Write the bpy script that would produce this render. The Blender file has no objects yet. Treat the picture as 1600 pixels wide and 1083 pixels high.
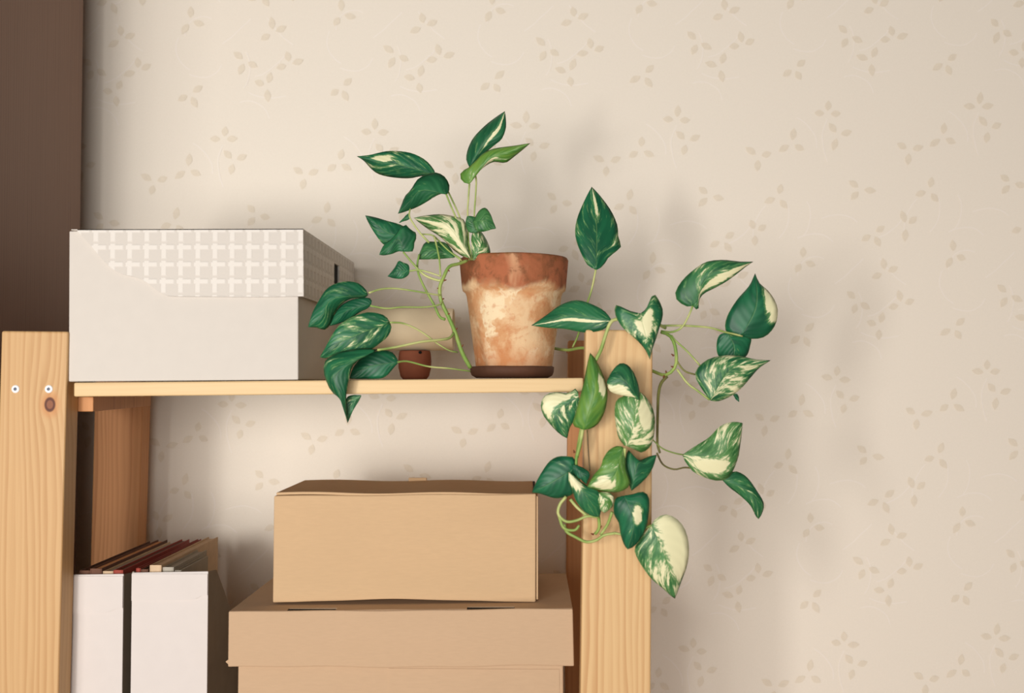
import bpy, bmesh, math, random
from mathutils import Vector, Matrix, noise as mnoise

random.seed(7)
scene = bpy.context.scene
COL = scene.collection

# ------------------------------------------------------------------ camera
F = 1600.0                     # focal length in pixels of the 1600x1083 frame
F0 = 1600.0 / 1500.0           # distance of the shelf's front plane
EYE = 1.5
YAW, PITCH = math.radians(1.074), math.radians(1.915)
cam = bpy.data.objects.new('camera', bpy.data.cameras.new('camera'))
COL.objects.link(cam)
cam.data.sensor_width = 36.0
cam.data.lens = 36.0 * F / 1600.0
cam.location = (0, 0, EYE)
cam.rotation_euler = (math.pi / 2 + PITCH, 0, YAW)
cam.data.clip_start = 0.02
cam.data.dof.use_dof = True
cam.data.dof.focus_distance = 1.18
cam.data.dof.aperture_fstop = 4.5
scene.camera = cam
RC = Matrix.Rotation(YAW, 3, 'Z') @ Matrix.Rotation(math.pi / 2 + PITCH, 3, 'X')


def W(px, py, y):
    """world point on the plane at depth y that the photograph shows at px, py"""
    d = RC @ Vector(((px - 800) / F, -(py - 541.5) / F, -1.0))
    k = y / d.y
    return Vector((d.x * k, y, EYE + d.z * k))


# ------------------------------------------------------------------ light
w = bpy.data.worlds.new('world')
scene.world = w
w.use_nodes = True
w.node_tree.nodes['Background'].inputs[0].default_value = (1.0, 0.95, 0.90, 1)
w.node_tree.nodes['Background'].inputs[1].default_value = 0.09


YWALL = F0 + 0.355


def area(name, az, el, dist, sx, sy, power, col, target=(-0.1, F0 + 0.2, 1.5)):
    l = bpy.data.lights.new(name, 'AREA')
    l.shape = 'RECTANGLE'
    l.size, l.size_y, l.energy, l.color = sx, sy, power, col
    o = bpy.data.objects.new(name, l)
    COL.objects.link(o)
    a, e = math.radians(az), math.radians(el)
    d = Vector((-math.sin(a) * math.cos(e), -math.cos(a) * math.cos(e), math.sin(e)))
    o.location = Vector(target) + d * dist
    o.rotation_euler = (-d).to_track_quat('-Z', 'Y').to_euler()
    return o


def area_at(name, loc, target, sx, sy, power, col):
    d = Vector(loc) - Vector(target)
    o = area(name, 0, 0, 1, sx, sy, power, col)
    o.location = loc
    o.rotation_euler = (-d).to_track_quat('-Z', 'Y').to_euler()


# a near window gap beside the camera, the rest of the window wall farther left, the room behind
area_at('window_gap', (-0.67, F0 - 1.23, 1.47), (0.0, YWALL, 1.5), 0.11, 0.30, 5.6, (1.0, 0.97, 0.93))
area('window_wide', 18, -2, 2.6, 1.0, 1.0, 28, (1.0, 0.97, 0.93))
area('room_bounce', 2, -2, 3.0, 1.8, 1.4, 52, (1.0, 0.96, 0.92))

vs = scene.view_settings
scene.display_settings.display_device = 'sRGB'
vs.view_transform = 'Standard'
vs.look = 'None'
vs.gamma = 1
vs.use_curve_mapping = False
vs.exposure = -0.21


# ------------------------------------------------------------------ materials
def lin(r, g, b):
    f = lambda c: (c / 255 / 12.92) if c / 255 <= 0.04045 else ((c / 255 + 0.055) / 1.055) ** 2.4
    return (f(r), f(g), f(b), 1.0)


class NT:
    def __init__(self, name, rough=0.6, spec=0.3):
        self.m = bpy.data.materials.new(name)
        self.m.use_nodes = True
        self.t = self.m.node_tree
        self.b = self.t.nodes['Principled BSDF']
        self.b.inputs['Roughness'].default_value = rough
        self.b.inputs['Specular IOR Level'].default_value = spec

    def n(self, kind, **kw):
        nd = self.t.nodes.new(kind)
        for k, v in kw.items():
            setattr(nd, k, v)
        return nd

    def l(self, a, b):
        self.t.links.new(a, b)

    def val(self, s, x):
        if hasattr(x, 'is_linked') or isinstance(x, bpy.types.NodeSocket):
            self.l(x, s)
        else:
            s.default_value = x

    def math(self, op, a, b=0.0, c=0.0, clamp=False):
        nd = self.n('ShaderNodeMath', operation=op, use_clamp=clamp)
        for s, x in zip(nd.inputs, (a, b, c)):
            self.val(s, x)
        return nd.outputs[0]

    def step(self, x, a, b):
        nd = self.n('ShaderNodeMapRange', interpolation_type='SMOOTHSTEP')
        self.val(nd.inputs[0], x)
        self.val(nd.inputs[1], a)
        self.val(nd.inputs[2], b)
        return nd.outputs[0]

    def mix(self, f, a, b, mode='MIX'):
        nd = self.n('ShaderNodeMix', data_type='RGBA', blend_type=mode)
        self.val(nd.inputs[0], f)
        self.val(nd.inputs[6], a)
        self.val(nd.inputs[7], b)
        return nd.outputs[2]

    def coords(self, scale=(1, 1, 1), loc=(0, 0, 0), which='Object', rot=(0, 0, 0)):
        tc = self.n('ShaderNodeTexCoord')
        mp = self.n('ShaderNodeMapping')
        self.l(tc.outputs[which], mp.inputs[0])
        mp.inputs['Scale'].default_value = scale
        mp.inputs['Location'].default_value = loc
        mp.inputs['Rotation'].default_value = rot
        return mp.outputs[0]

    def noise(self, vec, scale, detail=3, rough=0.5, dist=0.0):
        nd = self.n('ShaderNodeTexNoise')
        self.l(vec, nd.inputs['Vector'])
        nd.inputs['Scale'].default_value = scale
        nd.inputs['Detail'].default_value = detail
        nd.inputs['Roughness'].default_value = rough
        nd.inputs['Distortion'].default_value = dist
        return nd.outputs['Fac']

    def sep(self, vec):
        nd = self.n('ShaderNodeSeparateXYZ')
        self.l(vec, nd.inputs[0])
        return nd.outputs

    def comb(self, x, y, z):
        nd = self.n('ShaderNodeCombineXYZ')
        for s, v in zip(nd.inputs, (x, y, z)):
            self.val(s, v)
        return nd.outputs[0]

    def attr(self, name):
        nd = self.n('ShaderNodeAttribute', attribute_type='OBJECT', attribute_name=name)
        return nd.outputs['Fac']

    def color(self, c):
        self.val(self.b.inputs['Base Color'], c)

    def bump(self, h, strength=0.2, dist=0.002):
        nd = self.n('ShaderNodeBump')
        nd.inputs['Strength'].default_value = strength
        nd.inputs['Distance'].default_value = dist
        self.l(h, nd.inputs['Height'])
        self.l(nd.outputs[0], self.b.inputs['Normal'])


def plain(name, rgb, rough=0.7, var=0.06, scale=40, spec=0.25):
    m = NT(name, rough, spec)
    v = m.noise(m.coords(), scale, 4)
    c = lin(*rgb)
    d = tuple(x * (1 - 2.5 * var) for x in c[:3]) + (1,)
    e = tuple(min(1, x * (1 + 2.5 * var)) for x in c[:3]) + (1,)
    m.color(m.mix(v, d, e))
    m.bump(m.noise(m.coords(), scale * 12, 2), 0.08, 0.0006)
    return m.m


def wood(name, light, dark, axis='z', rings=26, seed=0.0, knot=None, rough=0.5, contrast=1.0, warpn=7.0):
    """sawn softwood: flat-sawn growth rings stretched along one axis, fine grain, optional knot"""
    m = NT(name, rough, 0.3)
    st = {'z': (1, 1, 0.09), 'x': (0.09, 1, 1)}[axis]
    c = m.coords(st, (seed, seed * 0.7, seed * 0.3))
    warp = m.noise(c, 5.0, 2)
    xyz = m.sep(c)
    across = m.math('ADD', xyz[0], m.math('MULTIPLY', xyz[1], 0.9)) if axis == 'z' else xyz[2]
    pos = m.math('ADD', m.math('MULTIPLY', across, rings), m.math('MULTIPLY', warp, warpn))
    pos = m.math('ADD', pos, m.math('MULTIPLY', m.noise(c, 34.0, 2), 3.2))
    if knot:
        o = m.sep(m.coords())
        kx = m.math('SUBTRACT', o[0], knot[0])
        kz = m.math('MULTIPLY', m.math('SUBTRACT', o[2], knot[1]), 0.75)
        kd = m.math('SQRT', m.math('ADD', m.math('MULTIPLY', kx, kx), m.math('MULTIPLY', kz, kz)))
        swirl = m.math('DIVIDE', 0.03, m.math('ADD', kd, 0.012))
        pos = m.math('ADD', pos, swirl)
    ring = m.math('FRACT', pos)
    late = m.math('MULTIPLY', m.step(ring, 0.15, 0.85), m.step(ring, 1.0, 0.9))
    fine = m.noise(m.coords({'z': (1, 1, 0.03), 'x': (0.03, 1, 1)}[axis]), 520, 2)
    broad = m.noise(c, 9.0, 3)
    wn = m.n('ShaderNodeTexWhiteNoise', noise_dimensions='1D')
    m.l(m.math('FLOOR', pos), wn.inputs['W'])
    late = m.math('MULTIPLY', late, m.math('MULTIPLY_ADD', wn.outputs['Value'], 0.8, 0.3))
    f = m.math('MULTIPLY', late, m.math('MULTIPLY_ADD', m.step(broad, 0.3, 0.7), 0.75, 0.15))
    f = m.math('MULTIPLY', f, contrast)
    f = m.math('ADD', f, m.math('MULTIPLY', m.math('SUBTRACT', fine, 0.5), 0.35), clamp=True)
    col = m.mix(f, lin(*light), lin(*dark))
    if knot:
        col = m.mix(m.math('MULTIPLY', m.step(kd, 0.014, 0.005), 0.6), col, lin(196, 128, 74))
        col = m.mix(m.step(kd, 0.0066, 0.0050), col, lin(92, 48, 30))
        col = m.mix(m.step(kd, 0.0040, 0.0028), col, lin(138, 84, 56))
    m.color(col)
    m.bump(fine, 0.12, 0.0008)
    return m.m


def leaf_material():
    m = NT('variegated_leaf', 0.42, 0.35)
    tc = m.n('ShaderNodeTexCoord')
    uv = m.sep(tc.outputs['UV'])
    u = m.math('MULTIPLY_ADD', uv[0], 2.0, -1.0)
    v = uv[1]
    au = m.math('ABSOLUTE', u)
    side = m.math('SIGN', u)
    seed = m.attr('seed')
    vari = m.attr('vari')
    lite = m.attr('lite')
    a = m.math('SUBTRACT', v, m.math('MULTIPLY', au, 0.42))
    sv = m.comb(m.math('MULTIPLY', a, 7.5), m.math('ADD', m.math('MULTIPLY', au, 1.5), m.math('MULTIPLY', side, 6.0)), m.math('MULTIPLY', seed, 3.7))
    n1 = m.noise(sv, 1.0, 5, 0.62)
    fl = m.comb(m.math('MULTIPLY', a, 30.0), m.math('MULTIPLY', u, 7.0), m.math('MULTIPLY', seed, 1.3))
    n2 = m.noise(fl, 1.0, 3, 0.6)
    nn = m.math('ADD', n1, m.math('MULTIPLY', m.math('SUBTRACT', n2, 0.5), 0.28))
    thr = m.math('MULTIPLY_ADD', vari, -0.42, 0.735)
    cream_f = m.step(nn, thr, m.math('ADD', thr, 0.11))
    pale_f = m.step(nn, m.math('SUBTRACT', thr, 0.10), m.math('ADD', thr, 0.01))
    # one larger cream sector, where a leaf has it
    du = m.math('DIVIDE', m.math('SUBTRACT', u, m.attr('patch_u')), m.attr('patch_ru'))
    dv = m.math('DIVIDE', m.math('SUBTRACT', v, m.attr('patch_v')), m.attr('patch_rv'))
    r = m.math('SQRT', m.math('ADD', m.math('MULTIPLY', du, du), m.math('MULTIPLY', dv, dv)))
    r = m.math('ADD', r, m.math('MULTIPLY', m.math('SUBTRACT', nn, 0.5), 1.8))
    pf = m.step(r, 1.05, 0.85)
    cream_f = m.math('MAXIMUM', cream_f, pf)
    pale_f = m.math('MAXIMUM', pale_f, m.step(r, 1.3, 1.0))
    g = m.mix(lite, lin(34, 110, 72), lin(136, 172, 62))
    g2 = m.mix(lite, lin(20, 84, 56), lin(92, 146, 56))
    green = m.mix(m.step(m.noise(sv, 0.55, 2), 0.35, 0.65), g, g2)
    green = m.mix(m.math('MULTIPLY', pale_f, 0.62), green, lin(112, 160, 98))
    col = m.mix(cream_f, green, lin(236, 232, 188))
    rib = m.step(au, 0.045, 0.015)
    col = m.mix(m.math('MULTIPLY', rib, 0.16), col, lin(150, 186, 110))
    rim = m.step(au, 0.955, 0.995)
    col = m.mix(m.math('MULTIPLY', rim, 0.25), col, lin(176, 196, 120))
    m.color(col)
    vein = m.math('SINE', m.math('MULTIPLY', a, 46.0))
    m.bump(m.math('ADD', m.math('MULTIPLY', vein, 0.12), m.math('MULTIPLY', rib, -0.8)), 0.35, 0.0015)
    # thin blade: some light passes through
    tr = m.n('ShaderNodeBsdfTranslucent')
    m.l(col, tr.inputs[0])
    mx = m.n('ShaderNodeMixShader')
    mx.inputs[0].default_value = 0.09
    m.l(m.b.outputs[0], mx.inputs[1])
    m.l(tr.outputs[0], mx.inputs[2])
    m.l(mx.outputs[0], m.t.nodes['Material Output'].inputs[0])
    return m.m


def stem_material(name, c1, c2):
    m = NT(name, 0.5, 0.3)
    m.color(m.mix(m.step(m.noise(m.coords(), 32, 3), 0.38, 0.66), lin(*c1), lin(*c2)))
    return m.m


def pot_material():
    m = NT('weathered_terracotta', 0.85, 0.15)
    o = m.coords()
    z = m.sep(o)[2]
    blot = m.noise(o, 26, 5, 0.6, 0.6)
    big = m.noise(m.coords((1, 1, 0.6), (3, 1, 0)), 15, 4, 0.55, 0.8)
    small = m.noise(o, 130, 4, 0.6)
    rimf = m.step(m.math('ADD', z, m.math('MULTIPLY', m.math('SUBTRACT', big, 0.5), 0.05)), 0.094, 0.104)
    body = m.mix(m.step(blot, 0.40, 0.60), lin(208, 154, 108), lin(228, 194, 152))
    body = m.mix(m.step(m.math('ADD', big, m.math('MULTIPLY', m.math('SUBTRACT', small, 0.5), 0.25)), 0.53, 0.58), body, lin(238, 216, 178))
    body = m.mix(m.math('MULTIPLY', m.step(small, 0.52, 0.68), 0.5), body, lin(198, 128, 84))
    foot = m.step(m.math('ADD', z, m.math('MULTIPLY', blot, 0.03)), 0.056, 0.030)
    body = m.mix(m.math('MULTIPLY', foot, 0.6), body, lin(190, 120, 74))
    rim = m.mix(m.step(blot, 0.40, 0.62), lin(172, 104, 72), lin(142, 88, 58))
    rim = m.mix(m.step(big, 0.58, 0.70), rim, lin(206, 158, 120))
    moss = m.step(m.math('ADD', z, m.math('MULTIPLY', m.math('SUBTRACT', small, 0.5), 0.06)), 0.128, 0.146)
    rim = m.mix(m.math('MULTIPLY', moss, 0.75), rim, lin(126, 84, 44))
    rim = m.mix(m.math('MULTIPLY', m.step(m.noise(o, 62, 5, 0.65, 0.4), 0.50, 0.66), 0.7), rim, lin(120, 80, 54))
    rim = m.mix(m.math('MULTIPLY', m.step(m.noise(o, 48, 4, 0.6, 0.3), 0.60, 0.70), 0.6), rim, lin(196, 152, 116))
    m.color(m.mix(rimf, body, rim))
    m.bump(m.math('ADD', small, blot), 0.4, 0.002)
    return m.m


def weave_material():
    """white wrapping paper with an embossed basket-weave"""
    m = NT('embossed_white_paper', 0.55, 0.3)
    o = m.sep(m.coords())
    hx = m.math('ADD', o[0], o[1])
    cell = 0.0181
    ux = m.math('FRACT', m.math('DIVIDE', hx, cell))
    uz = m.math('FRACT', m.math('DIVIDE', o[2], cell))
    # raised rounded hook on the left and top of every square, sunk square below it
    hook_v = m.math('MULTIPLY', m.step(ux, 0.02, 0.12), m.step(ux, 0.44, 0.32))
    hook_h = m.math('MULTIPLY', m.step(uz, 0.60, 0.70), m.step(uz, 0.98, 0.88))
    hook_h = m.math('MULTIPLY', hook_h, m.step(ux, 0.92, 0.78))
    hook_v = m.math('MULTIPLY', hook_v, m.step(uz, 0.05, 0.20))
    h = m.math('MAXIMUM', hook_v, hook_h)
    fine = m.noise(m.coords(), 380, 2)
    m.color(m.mix(h, lin(203, 196, 187), lin(218, 212, 204)))
    m.bump(m.math('ADD', h, m.math('MULTIPLY', fine, 0.25)), 0.32, 0.0018)
    return m.m


def card_material(name, rgb, seed=0):
    m = NT(name, 0.75, 0.15)
    fl = m.noise(m.coords((1, 1, 6), (seed, 0, 0)), 90, 4, 0.6)
    br = m.noise(m.coords((1, 1, 2), (seed, 2, 0)), 7, 3)
    c = lin(*rgb)
    a = tuple(x * 0.93 for x in c[:3]) + (1,)
    b = tuple(min(1, x * 1.06) for x in c[:3]) + (1,)
    col = m.mix(fl, a, b)
    col = m.mix(m.math('MULTIPLY', m.step(br, 0.4, 0.7), 0.25), col, tuple(x * 0.9 for x in c[:3]) + (1,))
    m.color(col)
    m.bump(m.noise(m.coords((60, 60, 260)), 1, 2), 0.1, 0.0008)
    return m.m


def wall_material():
    m = NT('wallpaper', 0.8, 0.15)
    grain = m.noise(m.coords((1, 1, 1)), 420, 3, 0.6)
    weave = m.noise(m.coords((1, 1, 5)), 160, 2)
    m.color(m.mix(grain, lin(239, 229, 214), lin(246, 237, 223)))
    m.bump(m.math('ADD', grain, weave), 0.10, 0.0008)
    return m.m


M = {
    'wall': wall_material(),
    'sprig': plain('wallpaper_sprig_print', (234, 222, 203), 0.75, 0.03, 220),
    'scroll': plain('wallpaper_scroll_print', (246, 237, 226), 0.6, 0.01, 90),
    'floor': wood('floor_wood', (176, 132, 90), (140, 96, 60), 'x', 18),
    'white_ceiling': plain('ceiling_paint', (238, 232, 224)),
    'walnut': wood('brown_veneer', (134, 102, 84), (104, 76, 62), 'z', 230, 4.0, None, 0.5, 0.7),
    'pine_left': wood('pine_left_post', (202, 164, 116), (176, 130, 82), 'z', 130, 1.3, (-0.2850, 1.4750), 0.5, 0.75, 9.0),
    'pine_right': wood('pine_right_post', (214, 178, 128), (182, 130, 80), 'z', 105, 5.1, None, 0.5, 0.85, 14.0),
    'pine_back': wood('pine_back_post', (200, 142, 92), (166, 106, 64), 'z', 150, 2.2, None, 0.55, 0.8),
    'pine_shelf': wood('pine_shelf', (222, 192, 144), (192, 150, 98), 'x', 190, 3.4, None, 0.5, 0.6),
    'screw': plain('white_screw', (240, 240, 240), 0.3, 0.01, 20, 0.5),
    'recess': plain('screw_recess', (96, 104, 122), 0.4, 0.02),
    'carton_white': plain('white_carton', (207, 200, 191), 0.7, 0.012, 60),
    'weave': weave_material(),
    'hole': plain('shade_and_knob_black', (26, 24, 24), 0.9, 0.02),  # near-black painted as shade in hole, slots and gap; also the knob
    'card_top': card_material('cardboard_upper', (202, 170, 132), 1),
    'card_low': card_material('cardboard_lower', (194, 164, 133), 3),
    'file_white': plain('white_file_card', (212, 204, 199), 0.65, 0.012, 60),
    'file_side': plain('shaded_file_side', (150, 138, 122), 0.75, 0.05, 50),  # white card painted darker, shade put into the side colour
    'paper_cream': plain('booklet_cream', (206, 178, 146), 0.7, 0.06, 90),
    'paper_grey': plain('booklet_grey', (172, 164, 150), 0.7, 0.05, 90),
    'paper_red': plain('booklet_red', (150, 62, 48), 0.6, 0.08, 70),
    'paper_dark': plain('booklet_brown', (104, 70, 54), 0.7, 0.08, 70),
    'paper_orange': plain('booklet_tan', (222, 160, 110), 0.7, 0.06, 70),
    'tube': plain('beige_paper_roll', (240, 220, 184), 0.7, 0.03, 40),
    'clay': plain('small_clay_pot', (150, 88, 64), 0.8, 0.08, 60),
    'pot': pot_material(),
    'saucer': plain('dark_saucer', (98, 66, 50), 0.7, 0.10, 60),
    'soil': plain('potting_soil', (60, 42, 30), 0.95, 0.2, 120),
    'leaf': leaf_material(),
    'stem': stem_material('green_stem', (122, 156, 74), (160, 178, 96)),
    'petiole': stem_material('petiole_green', (138, 164, 84), (196, 200, 132)),
    'petiole_dark': stem_material('petiole_brown', (92, 78, 50), (132, 134, 74)),
    'node': plain('brown_node', (122, 72, 48), 0.8, 0.1, 120),
}


# ------------------------------------------------------------------ object helpers
def link(name, bm, mat, parent=None, smooth=False, mats=None):
    me = bpy.data.meshes.new(name)
    if parent is not None:
        loc = parent.location.copy()
        p = parent.parent
        while p is not None:
            loc += p.location
            p = p.parent
        bm.transform(Matrix.Translation(-loc))
    bmesh.ops.recalc_face_normals(bm, faces=bm.faces[:])
    bm.to_mesh(me)
    bm.free()
    for x in (mats or [mat]):
        me.materials.append(x)
    if smooth:
        for p in me.polygons:
            p.use_smooth = True
    o = bpy.data.objects.new(name, me)
    COL.objects.link(o)
    if parent is not None:
        o.parent = parent
    return o


def thing(name, label, cat, loc, group=None):
    o = bpy.data.objects.new(name, None)
    o.empty_display_size = 0.05
    COL.objects.link(o)
    o.location = loc
    tag(o, label, cat, group)
    return o


def tag(o, label, cat, group=None):
    o['label'] = label
    o['category'] = cat
    if group:
        o['group'] = group
    return o


def origin_to_base(o):
    """moves a one-mesh thing's origin to the middle of its foot"""
    vs_ = [v.co for v in o.data.vertices]
    c = Vector(((min(v.x for v in vs_) + max(v.x for v in vs_)) / 2, (min(v.y for v in vs_) + max(v.y for v in vs_)) / 2, min(v.z for v in vs_)))
    o.data.transform(Matrix.Translation(-c))
    o.location = c


def bevel(o, wdt=0.0015, seg=2):
    b = o.modifiers.new('bevel', 'BEVEL')
    b.width, b.segments, b.limit_method = wdt, seg, 'ANGLE'
    b.angle_limit = math.radians(40)
    return o


def hexa(bm, front, depth, mi=0, back=None):
    """front: four points (TL, TR, BR, BL); extruded by depth along y"""
    b = back or [p + Vector((0, depth, 0)) for p in front]
    vv = [bm.verts.new(p) for p in list(front) + list(b)]
    fs = [(0, 1, 2, 3), (7, 6, 5, 4), (0, 4, 5, 1), (1, 5, 6, 2), (2, 6, 7, 3), (3, 7, 4, 0)]
    for f in fs:
        bm.faces.new([vv[i] for i in f]).material_index = mi


def box(bm, x0, x1, y0, y1, z0, z1, mi=0):
    hexa(bm, [Vector((x0, y0, z1)), Vector((x1, y0, z1)), Vector((x1, y0, z0)), Vector((x0, y0, z0))], y1 - y0, mi)


def lathe(bm, prof, c, seg=48, wob=0.0, mi=0):
    rings = []
    for r, z in prof:
        ring = []
        for k in range(seg):
            a = 2 * math.pi * k / seg
            d = Vector((math.cos(a), math.sin(a), 0))
            q = wob * mnoise.noise(Vector((d.x * 2, d.y * 2, z * 40)))
            ring.append(bm.verts.new(Vector(c) + d * (r + q) + Vector((0, 0, z + q * 0.5))))
        rings.append(ring)
    for a, b in zip(rings, rings[1:]):
        for k in range(seg):
            bm.faces.new((a[k], a[(k + 1) % seg], b[(k + 1) % seg], b[k])).material_index = mi
    bm.faces.new(rings[0]).material_index = mi
    bm.faces.new(rings[-1]).material_index = mi


def catmull(pts, n):
    """n+1 points evenly spaced by length on a smooth curve through pts"""
    P = [Vector(p) for p in pts]
    if len(P) == 2:
        return [P[0].lerp(P[1], i / n) for i in range(n + 1)]
    Q = [2 * P[0] - P[1]] + P + [2 * P[-1] - P[-2]]
    dense = []
    for i in range(1, len(Q) - 2):
        p0, p1, p2, p3 = Q[i - 1:i + 3]
        for k in range(12):
            t = k / 12
            dense.append(0.5 * ((2 * p1) + (p2 - p0) * t + (2 * p0 - 5 * p1 + 4 * p2 - p3) * t * t + (3 * p1 - p0 - 3 * p2 + p3) * t ** 3))
    dense.append(P[-1])
    L = [0.0]
    for a, b in zip(dense, dense[1:]):
        L.append(L[-1] + (b - a).length)
    out, j = [], 0
    for i in range(n + 1):
        s = L[-1] * i / n
        while j < len(L) - 2 and L[j + 1] < s:
            j += 1
        d = L[j + 1] - L[j]
        out.append(dense[j].lerp(dense[j + 1], 0 if d < 1e-9 else (s - L[j]) / d))
    return out


def tube(bm, pts, r0, r1, seg=8, n=None, mi=0):
    n = n or max(6, 4 * len(pts))
    C = catmull(pts, n)
    prev = None
    up = Vector((0, 1, 0.01))
    rings = []
    for i, c in enumerate(C):
        t = (C[min(i + 1, n)] - C[max(i - 1, 0)]).normalized()
        if t.length < 1e-6:
            t = Vector((0, 0, 1))
        s = t.cross(up)
        if s.length < 1e-3:
            s = Vector((1, 0, 0))
        s.normalize()
        q = s.cross(t).normalized()
        r = r0 + (r1 - r0) * i / n
        rings.append([bm.verts.new(c + (s * math.cos(2 * math.pi * k / seg) + q * math.sin(2 * math.pi * k / seg)) * r) for k in range(seg)])
    for a, b in zip(rings, rings[1:]):
        for k in range(seg):
            bm.faces.new((a[k], a[(k + 1) % seg], b[(k + 1) % seg], b[k])).material_index = mi
    bm.faces.new(rings[0]).material_index = mi
    bm.faces.new(rings[-1]).material_index = mi


# ------------------------------------------------------------------ the room
YW = YWALL
bm = bmesh.new()
box(bm, -2.2, 2.6, YW, YW + 0.12, 0, 2.7)
wall = link('wall_back', bm, M['wall'])
wall['kind'] = 'structure'
bm = bmesh.new()
box(bm, -2.2, 2.6, -2.2, YW, -0.06, 0)
fl = link('floor', bm, M['floor'])
fl['kind'] = 'structure'

# printed sprigs and scrolls of the wallpaper: 236 x 415 px repeat, turned a little
cellA = Vector((236, -10))
cellB = Vector((13, 415))
sprigs = [((0, 0), (85, 5, 170)), ((16, 34), (130, 20, 255)), ((128, 62), (150, 20, 260)), ((180, 44), (80, 330, 215)),
          ((52, 120), (140, 350, 230)), ((159, 127), (75, 200, 315)), ((72, 190), (205, 30, 300)), ((123, 180), (110, 35, 270)),
          ((197, 228), (90, 345, 240)), ((90, 252), (25, 205, 100)), ((47, 294), (140, 330, 245)), ((116, 303), (100, 25, 190)),
          ((81, 335), (165, 70, 275)), ((197, 342), (40, 215, 300))]
bs, bv = bmesh.new(), bmesh.new()
rs = random.Random(3)
scrolls = []
for k in range(16):
    x, y = rs.uniform(0, 236), rs.uniform(0, 415)
    a = rs.uniform(0, 6.28)
    tw = rs.uniform(-0.34, 0.34)
    pts = []
    for j in range(7):
        pts.append((x, y))
        x += math.cos(a) * 10
        y += math.sin(a) * 10
        a += tw + rs.uniform(-0.12, 0.12)
    scrolls.append(pts)
for ia in range(-6, 6):
    for ib in range(-2, 4):
        o0 = Vector((1293, 178)) + cellA * ia + cellB * ib
        for (dx, dy), angs in sprigs:
            c = o0 + Vector((dx, dy)) - Vector((0, 10 * dx / 236))
            for an in angs:
                a = math.radians(an) + rs.uniform(-0.12, 0.12)
                d = Vector((math.cos(a), -math.sin(a)))
                nrm = Vector((-d.y, d.x))
                L = 18.5 * rs.uniform(0.85, 1.1)
                prof = [(0, 0), (0.2, 3.6), (0.45, 5.6), (0.7, 4.4), (0.9, 1.6), (1, 0)]
                b = c + d * 5
                top = [b + d * (L * t) + nrm * q for t, q in prof]
                bot = [b + d * (L * t) - nrm * q * 0.9 for t, q in prof[1:-1]][::-1]
                ring = top + bot
                if not (-700 < c.x < 2300 and -420 < c.y < 1500):
                    continue
                f = [bs.verts.new(W(p.x, p.y, YW - 0.0007)) for p in ring]
                bs.faces.new(f)
        for kz, pts in enumerate(scrolls + [[(0, 8), (-8, 30), (-6, 55), (0, 75)]]):
            zo = 0.00015 + 0.00002 * kz + 0.00001 * ((ia + ib) % 2)
            C = catmull([o0 + Vector(p) for p in pts], 14)
            if not (-500 < C[0].x < 2100 and -300 < C[0].y < 1350):
                continue
            vsl = []
            for i, p in enumerate(C):
                t = (C[min(i + 1, 14)] - C[max(i - 1, 0)]).normalized()
                nn_ = Vector((-t.y, t.x)) * 0.9
                vsl.append((bv.verts.new(W(p.x + nn_.x, p.y + nn_.y, YW - zo)), bv.verts.new(W(p.x - nn_.x, p.y - nn_.y, YW - zo))))
            for (a1, a2), (b1, b2) in zip(vsl, vsl[1:]):
                bv.faces.new((a1, a2, b2, b1))
o = link('sprig_print', bs, M['sprig'], wall)
o['kind'] = 'stuff'
o = link('scroll_print', bv, M['scroll'], wall)
o['kind'] = 'stuff'

# ------------------------------------------------------------------ tall brown wardrobe at the left edge
xr = -0.602
ybk = 0.602 * 1600 / 713
wd = thing('wardrobe', 'tall brown wood-grain wardrobe at the left edge, beside the shelving unit', 'wardrobe', (xr - 0.4, F0 + 0.15, 0))
bm = bmesh.new()
box(bm, xr - 0.80, xr, F0 - 0.05, ybk, 0, 2.45)
bevel(link('body', bm, M['walnut'], wd), 0.0015)
for k in (0, 1):
    bm = bmesh.new()
    box(bm, xr - 0.80 + k * 0.401, xr - 0.402 + k * 0.401, F0 - 0.071, F0 - 0.0505, 0.08, 2.44)
    dr = bevel(link('door', bm, M['walnut'], wd), 0.0015)

# ------------------------------------------------------------------ pine shelving unit
su = thing('shelving_unit', 'pale pine open shelving unit with wide posts in front of the wallpaper', 'shelf', (-0.22, F0 + 0.15, 0))


def post(name, tl, tr, bl, br, y, thick, mat, zoff=0.0):
    TL, TR, BL, BR = W(*tl, y), W(*tr, y), W(*bl, y), W(*br, y)

    def down(a, b):
        t = (0 - a.z) / (b.z - a.z)
        return a.lerp(b, t)
    bm = bmesh.new()
    hexa(bm, [TL, TR, down(TR, BR), down(TL, BL)], thick)
    return bevel(link(name, bm, mat, su), 0.0022, 3)


post('front_post', (2, 517), (106, 518), (-14, 1083), (91, 1083), F0, 0.03, M['pine_left'])
post('front_post', (915, 515), (1020, 516), (907, 1083), (1017, 1083), F0, 0.03, M['pine_right'])
YB = F0 / 0.79
post('back_post', (150, 532), (226, 532), (136, 1083), (208, 1083), YB, 0.03, M['pine_back'])
post('back_post', (888, 532), (968, 532), (884, 1083), (964, 1083), YB, 0.03, M['pine_back'])
# the shelf board
bm = bmesh.new()
p0, p1, p2, p3 = W(115, 598, F0 + 0.001), W(911.5, 590.5, F0 + 0.001), W(911.5, 612.5, F0 + 0.001), W(115, 620, F0 + 0.001)
hexa(bm, [p0, p1, p2, p3], 0.29)
SH0 = p0
SH1 = p1
bevel(link('shelf_board', bm, M['pine_shelf'], su), 0.0016, 2)


def shelf_z(x):
    return SH0.z + (SH1.z - SH0.z) * (x - SH0.x) / (SH1.x - SH0.x)


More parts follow.
